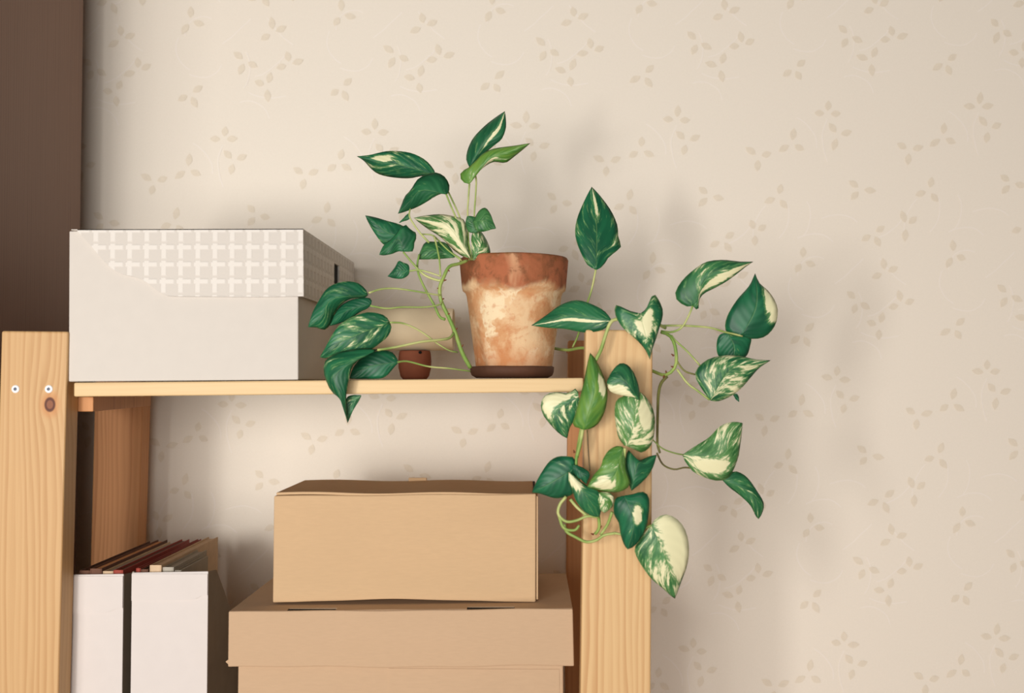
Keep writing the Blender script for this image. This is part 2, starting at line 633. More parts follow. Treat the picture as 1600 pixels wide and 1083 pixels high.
ZL = 0.975
bm = bmesh.new()
box(bm, -0.482, 0.052, F0 + 0.001, F0 + 0.291, ZL - 0.016, ZL)
bevel(link('shelf_board', bm, M['pine_shelf'], su), 0.0016, 2)
for (xa, xb), zt in (((-0.545, -0.484), p3.z - 0.0005), ((0.058, 0.118), p2.z - 0.0005), ((-0.545, -0.484), ZL - 0.0165), ((0.058, 0.118), ZL - 0.0165)):
    bm = bmesh.new()
    if xa < 0:
        hexa(bm, [Vector((xa, F0 + 0.03, zt)), Vector((xb + 0.012, F0 + 0.03, zt)), Vector((xb + 0.012, F0 + 0.03, zt - 0.016)), Vector((xa, F0 + 0.03, zt - 0.016))], YB - F0 - 0.03,
             back=[Vector((xa - 0.02, YB, zt)), Vector((xb - 0.02, YB, zt)), Vector((xb - 0.02, YB, zt - 0.016)), Vector((xa - 0.02, YB, zt - 0.016))])
    else:
        box(bm, xa, xb, F0 + 0.03, YB, zt - 0.016, zt)
    bevel(link('side_rail', bm, M['pine_back'], su), 0.001)
# screws in the left front post
for px in (24.5, 76.5):
    c = W(px, 608, F0)
    bm = bmesh.new()
    R = 0.0042
    rings = []
    for r, y, mi in ((R, 0.0003, 0), (R, -0.0006, 0), (R * 0.82, -0.0012, 0), (R * 0.42, -0.0011, 0), (R * 0.36, -0.0002, 1)):
        rings.append(([bm.verts.new(c + Vector((math.cos(k * math.pi / 10) * r, y, math.sin(k * math.pi / 10) * r))) for k in range(20)], mi))
    for (a, _), (b, mi) in zip(rings, rings[1:]):
        for k in range(20):
            bm.faces.new((a[k], a[(k + 1) % 20], b[(k + 1) % 20], b[k])).material_index = mi
    bm.faces.new(rings[-1][0]).material_index = 1
    s = link('screw', bm, None, su, mats=[M['screw'], M['recess']])
    s['label'] = 'white screw head with a dark recess'

# ------------------------------------------------------------------ white carton with embossed lid, on the shelf
yb = F0 + 0.004
bx = thing('storage_box', 'white cardboard storage box with embossed basket-weave lid on the top shelf', 'box', (W(290, 595, yb).x, yb + 0.15, shelf_z(-0.36) + 0.0005))
DB = 0.305
yl = yb - 0.0035
f = [W(108, 361, yb), W(466, 360.5, yb), W(466, 593.5, yb), W(107, 596.5, yb)]
zf = max(shelf_z(f[3].x), shelf_z(f[2].x)) + 0.0006
f[2].z = max(f[2].z, shelf_z(f[2].x) + 0.0006)
f[3].z = max(f[3].z, shelf_z(f[3].x) + 0.0006)
bm = bmesh.new()
hexa(bm, f, DB)
bevel(link('body', bm, M['carton_white'], bx), 0.0012)
# the lid: top sheet, wavy-edged front apron, right and back aprons
lidedge = catmull([(121, 361.5), (132, 373), (147, 390), (165, 411), (180, 423), (193, 429), (212, 433), (229, 441), (245, 454), (258, 461), (272, 463), (330, 463.5), (400, 464), (474.5, 463)], 44)
th = 0.0016
bm = bmesh.new()
TLp, TRp = W(121, 358.5, yl), W(473.5, 357.5, yl)
BRz = W(473.5, 463, yl).z
n = len(lidedge)
tops = [W(121 + (473.5 - 121) * i / (n - 1), 358.5 - i / (n - 1), yl) for i in range(n)]
bots = [W(p.x, p.y, yl) for p in lidedge]
rows = []
for a, b in zip(tops, bots):
    rows.append([bm.verts.new(a), bm.verts.new(b), bm.verts.new(b + Vector((0, th * 1.6, 0))), bm.verts.new(a + Vector((0, th * 1.6, 0)))])
for a, b in zip(rows, rows[1:]):
    for k in range(4):
        bm.faces.new((a[k], b[k], b[(k + 1) % 4], a[(k + 1) % 4]))
bm.faces.new(rows[0])
bm.faces.new(rows[-1])
link('lid_front', bm, M['weave'], bx)
bm = bmesh.new()
zt = f[0].z + 0.0003
hexa(bm, [Vector((f[0].x + 0.004, yl, TLp.z)), TRp, Vector((TRp.x, yl, zt)), Vector((f[0].x + 0.004, yl, zt))], DB + 0.006)
link('lid_top', bm, M['weave'], bx)
# right apron with hand hole: quads around a slot
bm = bmesh.new()
xa = TRp.x
x_in = f[1].x + 0.0004
y0, y1 = yl + th * 1.6, yl + DB + 0.006
hy0, hy1 = F0 + 0.172, F0 + 0.205
zb, zt2 = BRz, zt
hz0, hz1 = W(526, 443, hy0).z, W(526, 411, hy0).z
for (a, b, c, d) in ((y0, hy0, zb, zt2), (hy1, y1, zb, zt2), (hy0, hy1, zb, hz0), (hy0, hy1, hz1, zt2)):
    box(bm, xa - 0.0022, xa, a, b, c, d)
link('lid_side', bm, M['weave'], bx)
bm = bmesh.new()
box(bm, xa - 0.0030, xa - 0.0023, hy0 - 0.003, hy1 + 0.003, hz0 - 0.003, hz1 + 0.003)  # black plate behind the opening paints its inner shade
h = link('hand_hole_shade', bm, M['hole'], bx)
h['label'] = 'dark plate standing for the shade inside the hand hole of the lid'
bm = bmesh.new()
box(bm, xa - 0.006, xa - 0.0024, y0, y1, zb + 0.004, hz0 - 0.004)
link('lid_lining', bm, M['carton_white'], bx)

# ------------------------------------------------------------------ lower shelf: cardboard boxes
yl1 = F0 + 0.010
lw = thing('lidded_box', 'large brown cardboard box with overhanging lid, under the smaller box', 'box', (W(628, 1000, yl1).x, yl1 + 0.1, ZL + 0.0005))
f = [W(372, 1040, yl1 + 0.006), W(880, 1040, yl1 + 0.006), W(884, 1083, yl1 + 0.006), W(370, 1083, yl1 + 0.006)]
f[2] = Vector((f[1].x + 0.001, f[1].y, ZL + 0.0005))
f[3] = Vector((f[0].x - 0.001, f[0].y, ZL + 0.0005))
for p in f[:2]:
    p.z += 0.004
bm = bmesh.new()
hexa(bm, f, 0.185)
bevel(link('body', bm, M['card_low'], lw), 0.0015)
bm = bmesh.new()                                   # seam strip on the body front
xs = W(607, 1060, yl1).x
box(bm, xs - 0.0006, f[1].x - 0.004, f[0].y - 0.0008, f[0].y - 0.0001, ZL + 0.003, f[0].z - 0.006)
link('front_flap', bm, M['card_low'], lw)
# lid: front wall, sides, top with two slots
LD = 0.196
lt = [W(357, 956, yl1), W(895, 951.5, yl1)]
lb = [W(356, 1043, yl1), W(897, 1041, yl1)]
ztl = (lt[0].z + lt[1].z) / 2
t_ = 0.0035
bm = bmesh.new()
N = 24
rows = []
for i in range(N + 1):
    t = i / N
    a, b = lt[0].lerp(lt[1], t), lb[0].lerp(lb[1], t)
    wv = 0.0006 * math.sin(t * 9) + 0.0005 * math.sin(t * 23 + 1)
    bulge = -0.0012 * math.sin(math.pi * t)
    A = a + Vector((0, 0, wv * 0.6))
    B = b + Vector((0, bulge, wv))
    rows.append([bm.verts.new(A), bm.verts.new((A + B) / 2 + Vector((0, bulge, 0))), bm.verts.new(B), bm.verts.new(B + Vector((0, t_, 0))), bm.verts.new(A + Vector((0, t_, 0)))])
for a, b in zip(rows, rows[1:]):
    for k in range(5):
        bm.faces.new((a[k], b[k], b[(k + 1) % 5], a[(k + 1) % 5]))
bm.faces.new(rows[0])
bm.faces.new(rows[-1])
lid = link('lid', bm, M['card_low'], lw)
bevel(lid, 0.0012)
bm = bmesh.new()
# side walls and back wall of the lid
for xa, xb, top, bot in ((lt[0].x, lt[0].x + t_, lt[0].z, lb[0].z), (lt[1].x - t_, lt[1].x, lt[1].z, lb[1].z)):
    box(bm, xa, xb, yl1 + t_, yl1 + LD, bot, top - 0.001)
box(bm, lt[0].x + t_, lt[1].x - t_, yl1 + LD - t_, yl1 + LD, lb[0].z, ztl - 0.001)
bevel(link('lid_walls', bm, M['card_low'], lid), 0.001)
# top panel as strips so that the two slots are gaps for dark shade inserts
sl = [(W(447, 955, yl1).x, W(523, 955, yl1).x), (W(729, 952, yl1).x, W(804, 952, yl1).x)]
ya, ybk = yl1 + 0.0007, yl1 + LD
xs_ = [lt[0].x + 0.0003, sl[0][0], sl[0][1], sl[1][0], sl[1][1], lt[1].x - 0.0003]


def lz(x):
    return lt[0].z + (lt[1].z - lt[0].z) * (x - lt[0].x) / (lt[1].x - lt[0].x)


bm = bmesh.new()
for k in range(5):
    x0, x1 = xs_[k], xs_[k + 1]
    slot = k in (1, 3)
    ys = ya + (0.0125 if slot else 0.003)
    hexa(bm, [Vector((x0, ys, lz(x0))), Vector((x1, ys, lz(x1))), Vector((x1, ys, lz(x1) - t_)), Vector((x0, ys, lz(x0) - t_))], ybk - ys)
link('lid_top', bm, M['card_low'], lid)
for a, b in sl:
    bm = bmesh.new()
    box(bm, a, b, ya + 0.0032, ya + 0.0124, lz(a) - 0.0060, lz(b) - 0.0010)  # solid dark block painted as the shade in the slot
    link('lid_slot_shade', bm, M['hole'], lid)['label'] = 'dark insert standing for shade in the slot along the front edge of the lid'
# torn ear at the lower left corner of the lid
bm = bmesh.new()
a = W(358, 1030, yl1 + 0.002)
b = W(352.5, 1034, yl1 + 0.004)
c = W(357, 1042, yl1 + 0.002)
hexa(bm, [a, W(360, 1030, yl1 + 0.002), W(360, 1042, yl1 + 0.002), b], 0.004)
link('torn_corner', bm, M['card_low'], lid)

# smaller box on top
yu = 1.108
ztop = (lt[0].z + lt[1].z) / 2
ub = thing('carton', 'smaller tan cardboard carton stacked on the lidded box', 'box', (W(633, 942, yu).x, yu + 0.07, ztop + 0.001))
UD = 0.141
bm = bmesh.new()
N = 24
rows = []
for i in range(N + 1):
    t = i / N
    a = W(428, 775, yu).lerp(W(837.5, 772, yu), t)
    b = W(426, 942, yu).lerp(W(837, 942.5, yu), t)
    lift = 0.0036 * max(0, math.sin(math.pi * min(1, max(0, (t - 0.08) / 0.78)))) + 0.0004 * math.sin(t * 17)
    b.z = max(b.z, lz(b.x) + 0.0008) + lift
    bl_ = -0.0012 * math.sin(math.pi * t)
    A2, B2 = a + Vector((0, UD, 0)), Vector((b.x, b.y + UD, lz(b.x) + 0.0008))
    rows.append([bm.verts.new(a + Vector((0, 0, 0.0005 * math.sin(t * 13)))), bm.verts.new((a + b) / 2 + Vector((0, bl_, 0))), bm.verts.new(b), bm.verts.new(B2), bm.verts.new(A2)])
for a, b in zip(rows, rows[1:]):
    for k in range(5):
        bm.faces.new((a[k], b[k], b[(k + 1) % 5], a[(k + 1) % 5]))
bm.faces.new(rows[0])
bm.faces.new(rows[-1])
bevel(link('body', bm, M['card_top'], ub), 0.0014)
# top flap, a little short of the right side, with a tab at the back edge
zt = W(630, 773, yu).z
bm = bmesh.new()
xl, xr2 = W(431, 773, yu).x, W(832.5, 771, yu).x
N = 20
rows = []
for i in range(N + 1):
    t = i / N
    x = xl + (xr2 - xl) * t
    zz = zt + 0.0018 + 0.0009 * math.sin(t * 12)
    rows.append([bm.verts.new((x, yu + 0.002, zz)), bm.verts.new((x, yu + 0.002, zz - 0.003)), bm.verts.new((x, yu + UD - 0.001, zz - 0.003)), bm.verts.new((x, yu + UD - 0.001, zz))])
for a, b in zip(rows, rows[1:]):
    for k in range(4):
        bm.faces.new((a[k], b[k], b[(k + 1) % 4], a[(k + 1) % 4]))
bm.faces.new(rows[0])
bm.faces.new(rows[-1])
bevel(link('top_flap', bm, M['card_top'], ub), 0.0008)
bm = bmesh.new()
xt = W(653, 750, yu + UD).x
box(bm, xt - 0.011, xt + 0.011, yu + UD - 0.004, yu + UD - 0.001, zt, zt + 0.0052)
bevel(link('tab', bm, M['card_top'], ub), 0.0008)
bm = bmesh.new()
box(bm, xr2 + 0.0003, xr2 + 0.0026, yu + 0.012, yu + UD - 0.004, zt - 0.001, zt + 0.0014)  # solid dark strip painted as shade beside the flap
s = link('flap_gap_shade', bm, M['hole'], ub)
s['label'] = 'dark strip standing for shade in the gap beside the top flap'
bm = bmesh.new()                                    # tucked side flap, edge visible at the right
xe = W(837.5, 800, yu).x
box(bm, xe + 0.0002, xe + 0.0022, yu + 0.003, yu + UD - 0.004, W(836, 938, yu).z, W(837, 776, yu).z)
bevel(link('side_flap', bm, M['card_top'], ub), 0.0006)

# ------------------------------------------------------------------ magazine files and what stands in them


def magazine_file(label, tl, tr, y, crease_y):
    a, b = W(*tl, y), W(*tr, y)
    x0, x1 = a.x, b.x
    z1 = (a.z + b.z) / 2
    t = thing('magazine_file', label, 'file holder', ((x0 + x1) / 2, y + 0.12, ZL + 0.0005), 'magazine files on the lower shelf')
    z0 = ZL + 0.0005
    prof = [(0, z1), (0.028, z1 - 0.003), (0.060, z1 - 0.035), (0.17, z1 - 0.15), (0.245, z1 - 0.155), (0.245, z0), (0, z0)]
    tk = 0.0016
    for xa in (x0, x1 - tk):
        bm = bmesh.new()
        A = [bm.verts.new((xa, y + d, z)) for d, z in prof]
        B = [bm.verts.new((xa + tk, y + d, z)) for d, z in prof]
        bm.faces.new(A)
        bm.faces.new(B[::-1])
        for k in range(len(prof)):
            k2 = (k + 1) % len(prof)
            bm.faces.new((A[k], A[k2], B[k2], B[k]))
        link('side_panel', bm, M['file_side'], t)
    bm = bmesh.new()
    hexa(bm, [Vector((x0, y - tk, a.z)), Vector((x1, y - tk, b.z)), Vector((x1, y - tk, z0)), Vector((x0, y - tk, z0))], tk - 0.0001)
    sp = link('spine', bm, M['file_white'], t)
    bevel(sp, 0.0006)
    # pasted-down top flap, its edge shows as a crease
    zc = W(tl[0], crease_y, y).z
    bm = bmesh.new()
    pts = catmull([(x0 + 0.0003, zc - 0.0006), (x0 + (x1 - x0) * 0.4, zc), (x1 - 0.017, zc + 0.0006), (x1 - 0.010, zc + 0.0040), (x1 - 0.0003, zc + 0.0054)], 12)
    pts = [Vector((p[0], p[1])) for p in pts]
    rows = []
    for p in pts:
        rows.append([bm.verts.new((p.x, y - tk - 0.0012, a.z - 0.001)), bm.verts.new((p.x, y - tk - 0.0012, p.y)), bm.verts.new((p.x, y - tk - 0.0001, p.y)), bm.verts.new((p.x, y - tk - 0.0001, a.z - 0.001))])
    for q, r in zip(rows, rows[1:]):
        for k in range(4):
            bm.faces.new((q[k], r[k], r[(k + 1) % 4], q[(k + 1) % 4]))
    bm.faces.new(rows[0])
    bm.faces.new(rows[-1])
    link('spine_flap', bm, M['file_white'], sp)
    bm = bmesh.new()
    box(bm, x0 + tk + 0.0001, x1 - tk - 0.0001, y + 0.0001, y + 0.2445, z0, z0 + tk)
    link('bottom', bm, M['file_side'], t)
    bm = bmesh.new()
    box(bm, x0 + tk + 0.0001, x1 - tk - 0.0001, y + 0.2432, y + 0.2448, z0 + tk, z1 - 0.157)
    link('back_panel', bm, M['file_side'], t)
    return x0 + tk, x1 - tk, y, z1, z0 + tk


fl1 = magazine_file('white magazine file half behind the left post', (88, 898), (194, 896.5), F0 + 0.034, 957)
fl2 = magazine_file('white magazine file standing beside the large lidded box', (207, 894.5), (326, 892.5), F0 + 0.033, 937)


def booklet(label, x0, x1, y0, y1, z0, z1, mat_cover, mat_page, name='booklet', drop=0.0, soft=False):
    """covers around a block of pages, spine towards the viewer"""
    t = thing(name, label, 'booklet', ((x0 + x1) / 2, (y0 + y1) / 2, z0), 'booklets in the magazine files')
    tk = min(0.0012, (x1 - x0) * 0.2)

    def slab(nm, xa, xb, ya, yb_, za, zb0, zb1, mat):
        bm = bmesh.new()
        hexa(bm, [Vector((xa, ya, zb0)), Vector((xb, ya, zb0)), Vector((xb, ya, za)), Vector((xa, ya, za))], 0,
             back=[Vector((xa, yb_, zb1)), Vector((xb, yb_, zb1)), Vector((xb, yb_, za)), Vector((xa, yb_, za))])
        bevel(link(nm, bm, mat, t), 0.0004)
    slab('cover', x0, x0 + tk, y0, y1, z0, z1, z1 - drop, mat_cover)
    slab('cover', x1 - tk, x1, y0, y1, z0, z1, z1 - drop, mat_cover)
    slab('spine', x0 + tk, x1 - tk, y0, y0 + 0.0012, z0, z1, z1, mat_cover)
    slab('pages', x0 + tk, x1 - tk, y0 + 0.0013, y1 - 0.002, z0, z1 - 0.002, z1 - 0.002 - drop, mat_page)


xa, xb, yf, zt, z0 = fl1
wd_ = xb - xa
bk = lambda *a, **k: booklet(*a, **k)
fy = yf + 0.003
bk('dark brown booklet in the left magazine file', xa + wd_ * 0.30, xa + wd_ * 0.47, fy + 0.002, fy + 0.205, z0, zt + 0.003, M['paper_dark'], M['paper_dark'])
bk('tan-spined booklet with orange edge in the left file', xa + wd_ * 0.48, xa + wd_ * 0.66, fy, fy + 0.200, z0, zt + 0.0055, M['paper_dark'], M['paper_orange'])
bk('pale cream booklet between dark ones in the left file', xa + wd_ * 0.67, xa + wd_ * 0.83, fy + 0.001, fy + 0.205, z0, zt + 0.0025, M['paper_cream'], M['paper_grey'])
bk('red-covered booklet against the right side of the left file', xa + wd_ * 0.84, xb - 0.0008, fy, fy + 0.215, z0, zt + 0.0040, M['paper_red'], M['paper_dark'])
xa, xb, yf, zt, z0 = fl2
wd_ = xb - xa
fy = yf + 0.003
bk('dark red booklet at the left of the right-hand file', xa + 0.0006, xa + wd_ * 0.07, fy + 0.001, fy + 0.205, z0, zt + 0.003, M['paper_red'], M['paper_dark'])
bk('narrow dark booklet in the right-hand file', xa + wd_ * 0.08, xa + wd_ * 0.18, fy, fy + 0.195, z0, zt + 0.0020, M['paper_dark'], M['paper_dark'])
bk('thick tan catalogue with rounded spine in the right-hand file', xa + wd_ * 0.20, xa + wd_ * 0.36, fy, fy + 0.200, z0, zt + 0.0065, M['paper_cream'], M['paper_cream'], name='catalogue')
bk('grey booklet next to the tan catalogue', xa + wd_ * 0.37, xa + wd_ * 0.52, fy + 0.002, fy + 0.115, z0, zt + 0.0040, M['paper_grey'], M['paper_grey'])
bk('lower grey booklet right of the other grey booklet', xa + wd_ * 0.53, xa + wd_ * 0.62, fy + 0.003, fy + 0.095, z0, zt + 0.0005, M['paper_grey'], M['paper_grey'])

# ------------------------------------------------------------------ little things behind the vine
yc = F0 + 0.235
cp = W(648, 590, yc)
sp_ = thing('small_pot', 'small dark clay pot on the shelf, left of the large terracotta pot', 'pot', (cp.x, yc, shelf_z(cp.x) + 0.0004))
s = 1600 / yc
bm = bmesh.new()
hgt = 45 / s
R = 26 / s
lathe(bm, [(R * 0.70, 0), (R * 0.86, hgt * 0.12), (R * 0.98, hgt * 0.4), (R * 1.0, hgt * 0.65), (R * 0.96, hgt * 0.93), (R * 0.92, hgt), (R * 0.84, hgt), (R * 0.84, hgt * 0.8)], sp_.location, 32, 0.0003)
link('body', bm, M['clay'], sp_, True)
bm = bmesh.new()
hq = Vector(sp_.location) + Vector((R * 0.42, -R * 0.90, hgt * 0.93))
lathe(bm, [(0.0005, -0.0018), (0.0019, -0.0012), (0.0021, 0.0002), (0.0016, 0.0016), (0.0004, 0.002)], hq, 12)
link('knob', bm, M['hole'], sp_, True)
# paper roll lying across the small pot
zr = sp_.location.z + hgt
rr = 33 / s
xl_, xr_ = W(562, 515, yc).x, W(709, 515, yc).x
bm = bmesh.new()
seg = 40
ringsA = []
for x, r in ((xl_, rr), (xr_ - 0.0012, rr), (xr_, rr - 0.0008), (xr_, rr - 0.003), (xr_ - 0.05, rr - 0.003), (xr_ - 0.05, 0.001)):
    ringsA.append([bm.verts.new((x, yc + math.cos(2 * math.pi * k / seg) * r, zr + rr + 0.0004 + math.sin(2 * math.pi * k / seg) * r)) for k in range(seg)])
for a, b in zip(ringsA, ringsA[1:]):
    for k in range(seg):
        bm.faces.new((a[k], a[(k + 1) % seg], b[(k + 1) % seg], b[k]))
bm.faces.new(ringsA[0])
bm.faces.new(ringsA[-1])
tb = link('paper_roll', bm, M['tube'], None, True)
tb.data.transform(Matrix.Translation(-Vector(((xl_ + xr_) / 2, yc, zr))))
tb.location = ((xl_ + xr_) / 2, yc, zr)
tag(tb, 'short beige paper roll lying on the small clay pot behind the vine', 'roll')

# ------------------------------------------------------------------ potted pothos
YP = F0 + 0.125
pc = W(800, 590, YP)
s = 1600 / YP
zs = shelf_z(pc.x + 0.03) + 0.0006
bm = bmesh.new()
lathe(bm, [(56 / s, 0), (63 / s, 0.003), (65 / s, 0.007), (65.5 / s, 0.0125), (63 / s, 0.0135), (60.5 / s, 0.0125), (60 / s, 0.0045)], Vector((pc.x, YP, zs)), 56, 0.0005)
sc = link('plant_saucer', bm, M['saucer'], None, True)
origin_to_base(sc)
tag(sc, 'dark brown clay saucer under the weathered terracotta pot', 'saucer')
PB = Vector((W(803, 590, YP).x, YP, zs + 0.005))
pl = thing('potted_pothos', 'variegated trailing pothos in a weathered terracotta pot on the shelf', 'plant', PB)
zz = lambda py: (W(800, py, YP).z - PB.z)
bm = bmesh.new()
prof = [(57 / s, 0), (58.5 / s, 0.003), (61 / s, zz(560)), (74.5 / s, zz(464)), (76.5 / s, zz(458)), (80.5 / s, zz(455)), (81.5 / s, zz(450)),
        (84.5 / s, zz(416)), (85 / s, zz(408)), (83 / s, zz(404.5)), (78 / s, zz(404)), (76 / s, zz(408)), (74 / s, zz(424))]
lathe(bm, prof, PB, 72, 0.0011)
pot = link('flower_pot', bm, M['pot'], pl, True)
bm = bmesh.new()
lathe(bm, [(60 / s, zz(428)), (75.4 / s, zz(423)), (60 / s, zz(416)), (20 / s, zz(414))], PB, 40, 0.002)
link('soil', bm, M['soil'], pl, True)

# pixel frames in which the outlines were measured: origin x, origin y, pixels per unit
CR = {'A': (540, 150, 4.01), 'B': (560, 320, 3.383), 'C': (460, 400, 3.867), 'D': (820, 280, 3.183), 'E': (980, 380, 3.612),
      'F': (820, 540, 4.923), 'G': (820, 680, 3.869), 'H': (980, 560, 2.708), 'P': (0, 0, 1.0)}


def cv(c, p):
    x, y, k = CR[c]
    return Vector((x + p[0] / k, y + p[1] / k))


seedno = [0]


def leaf(c, base, tip, left, right, dep, edge=(0.5, 0.5), vari=0.15, lite=0.0, patch=None, pet=None, pm='petiole', pr=(1.5, 1.2), name='leaf'):
    """dep: depth in cm behind the shelf front at base, middle, tip; edge: how far (cm) the two margins bend away"""
    seedno[0] += 1
    N, K = 18, 4
    L = catmull([cv(c, p) for p in [base] + left + [tip]], N)
    Rr = catmull([cv(c, p) for p in [base] + right + [tip]], N)
    av = lambda i: (L[i] + Rr[i]) / 2
    Mid = catmull([cv(c, base), av(N // 2), av(N * 3 // 4), cv(c, tip)], N)
    bm = bmesh.new()
    uvl = bm.loops.layers.uv.new('UVMap')
    d0, d1, d2 = dep

    def depth(t):
        return d0 * (1 - t) * (1 - 2 * t) + d1 * 4 * t * (1 - t) + d2 * t * (2 * t - 1)
    rows, uvs = [], {}
    for i in range(N + 1):
        t = i / N
        mid = Mid[i]
        row = []
        if i in (0, N):
            v = bm.verts.new(W(mid.x, mid.y, F0 + depth(t) / 100))
            uvs[v] = (0.5, t)
            rows.append([v] * (2 * K + 1))
            continue
        for k in range(-K, K + 1):
            u = k / K
            e = L[i] if u < 0 else Rr[i]
            p = mid.lerp(e, abs(u))
            bend = (edge[0] if u < 0 else edge[1]) * abs(u) ** 1.4 * min(1.0, math.sqrt(4 * t * (1 - t)) * 1.1)
            rip = 0.10 * math.sin(t * 11 + seedno[0]) * abs(u) + 0.05 * math.sin(t * 40 - abs(u) * 14) * abs(u) * (1 - abs(u))
            v = bm.verts.new(W(p.x, p.y, F0 + (depth(t) + bend + rip) / 100))
            uvs[v] = (0.5 + 0.5 * u, t)
            row.append(v)
        rows.append(row)
    for a, b in zip(rows, rows[1:]):
        for k in range(2 * K):
            q = []
            for v in (a[k], a[k + 1], b[k + 1], b[k]):
                if v not in q:
                    q.append(v)
            if len(q) > 2:
                fc = bm.faces.new(q)
                for lp in fc.loops:
                    lp[uvl].uv = uvs[lp.vert]
    o = link(name, bm, M['leaf'], pl, True)
    so = o.modifiers.new('blade', 'SOLIDIFY')
    so.thickness = 0.0006
    so.offset = 0
    o['vari'] = float(vari)
    o['lite'] = float(lite)
    o['seed'] = float(seedno[0])
    pu, pv, ru, rv = patch or (0, -5, 0.1, 0.1)
    o['patch_u'], o['patch_v'], o['patch_ru'], o['patch_rv'] = float(pu), float(pv), float(ru), float(rv)
    if pet:
        cc, pts, de, *rest = pet
        petiole(cc, pts, (d0, de), o, pm, pr)
    return o


def petiole(c, pts, de, parent, pm='petiole', pr=(1.5, 1.2), name='petiole'):
    """pts from the leaf to the vine; radii in pixels; depths in cm at the two ends"""
    P = [cv(c, p) for p in pts]
    n = len(P) - 1
    bm = bmesh.new()
    pts3 = []
    for i, p in enumerate(P):
        t = i / n
        d = de[i] if len(de) == len(P) else de[0] + (de[-1] - de[0]) * t
        pts3.append(W(p.x, p.y, F0 + d / 100))
    tube(bm, pts3, pr[0] / 1450, pr[1] / 1450 if len(pr) > 1 else pr[0] / 1450, 8)
    return link(name, bm, M[pm], parent, True)


def nodes(c, pts, de, parent, ln=6):
    for (x, y, ax, ay), d in zip(pts, de):
        bm = bmesh.new()
        p = cv(c, (x, y))
        q = p + Vector((ax, ay)).normalized() * ln
        tube(bm, [W(p.x, p.y, F0 + d / 100), W(q.x, q.y, F0 + (d - 0.15) / 100)], 1.7 / 1450, 0.7 / 1450, 6, 3)
        link('aerial_root', bm, M['node'], parent, True)['label'] = 'brown root nub on the green vine'


# --- vines
vine_l = petiole('B', [(575, 296), (530, 312), (480, 328), (450, 385), (430, 440), (438, 510), (475, 590), (510, 670), (548, 780), (592, 862)],
                 (6.2, 5.4, 4.6, 4.2, 4.0, 4.0, 4.2, 4.6, 5.0, 5.6), pl, 'stem', (2.6, 3.4), 'vine')
nodes('B', [(452, 400, 1, -0.2), (440, 500, 1, -0.3), (512, 660, 1, -0.7), (545, 750, 0.8, -0.8), (470, 580, 1, -0.4), (430, 440, -1, 0.2), (470, 345, 1, 0.5)], (4.2, 4.0, 4.6, 4.9, 4.1, 4.0, 4.4), vine_l, 4)
vine_r = petiole('P', [(842, 532), (862, 543), (887, 547), (914, 544), (960, 556), (1020, 580), (1040, 586), (1054, 575), (1057, 560), (1054, 538), (1046, 524), (1033, 519)],
                 (19.0, 17.0, 13.0, 9.0, 6.0, 4.2, 2.8, 2.4, 2.2, 2.0, 1.8, 1.5), pl, 'stem', (2.6, 2.6), 'vine')
nodes('E', [(262, 635, -0.8, -0.6), (262, 700, -1, -0.3), (222, 735, -0.3, -1), (205, 760, 0.3, -1)], (2.2, 2.4, 2.8, 2.8), vine_r, 4.5)
nodes('P', [(886, 547, 0.0, 1)], (13.2,), vine_r, 5)
vine_h = petiole('E', [(225, 752), (192, 790), (177, 850), (172, 960), (170, 1083), (172, 1140), (185, 1185)], (2.8, 2.6, 2.2, 1.6, 1.0, 0.8, 0.6), pl, 'petiole_dark', (2.6, 1.8), 'vine')
vine_f = petiole('D', [(700, 740), (640, 715), (520, 705), (455, 697), (425, 715), (402, 775), (378, 850), (350, 905)], (1.3, 0.2, -1.2, -1.4, -1.6, -1.6, -1.7, -1.8), pl, 'petiole', (2.4, 2.8), 'vine')
vine_d = petiole('G', [(360, -130), (335, 0), (318, 110), (310, 170), (330, 290), (400, 400), (440, 470), (450, 560), (425, 598)], (-1.6, -1.8, -2.2, -2.4, -2.4, -2.4, -2.2, -2.0, -1.8), pl, 'stem', (2.6, 2.4), 'vine')
nodes('G', [(300, 105, -0.4, -1), (415, 600, -1, -0.3), (455, 560, 0.6, -0.8)], (-2.2, -1.8, -2.0), vine_d, 4)
for pts, de in (([(250, 372), (212, 420), (203, 478), (250, 522), (312, 516), (380, 490), (448, 496)], (-2.8, -2.6)),
                ([(235, 540), (255, 585), (305, 615), (370, 645), (430, 636), (480, 605), (552, 592)], (-2.4, -2.6)),
                ([(275, 388), (320, 440), (380, 490)], (-2.6, -2.5)),
                ([(205, 480), (235, 560), (300, 575), (330, 545)], (-2.6, -2.5)),
                ([(528, 465), (500, 540), (458, 602)], (-3.2, -2.2))):
    petiole('G', pts, de, pl, 'petiole', (2.4, 2.0), 'tendril')
petiole('F', [(480, 650), (488, 800), (500, 965)], (-1.8, -2.0), pl, 'petiole_dark', (0.9, 0.9), 'tendril')
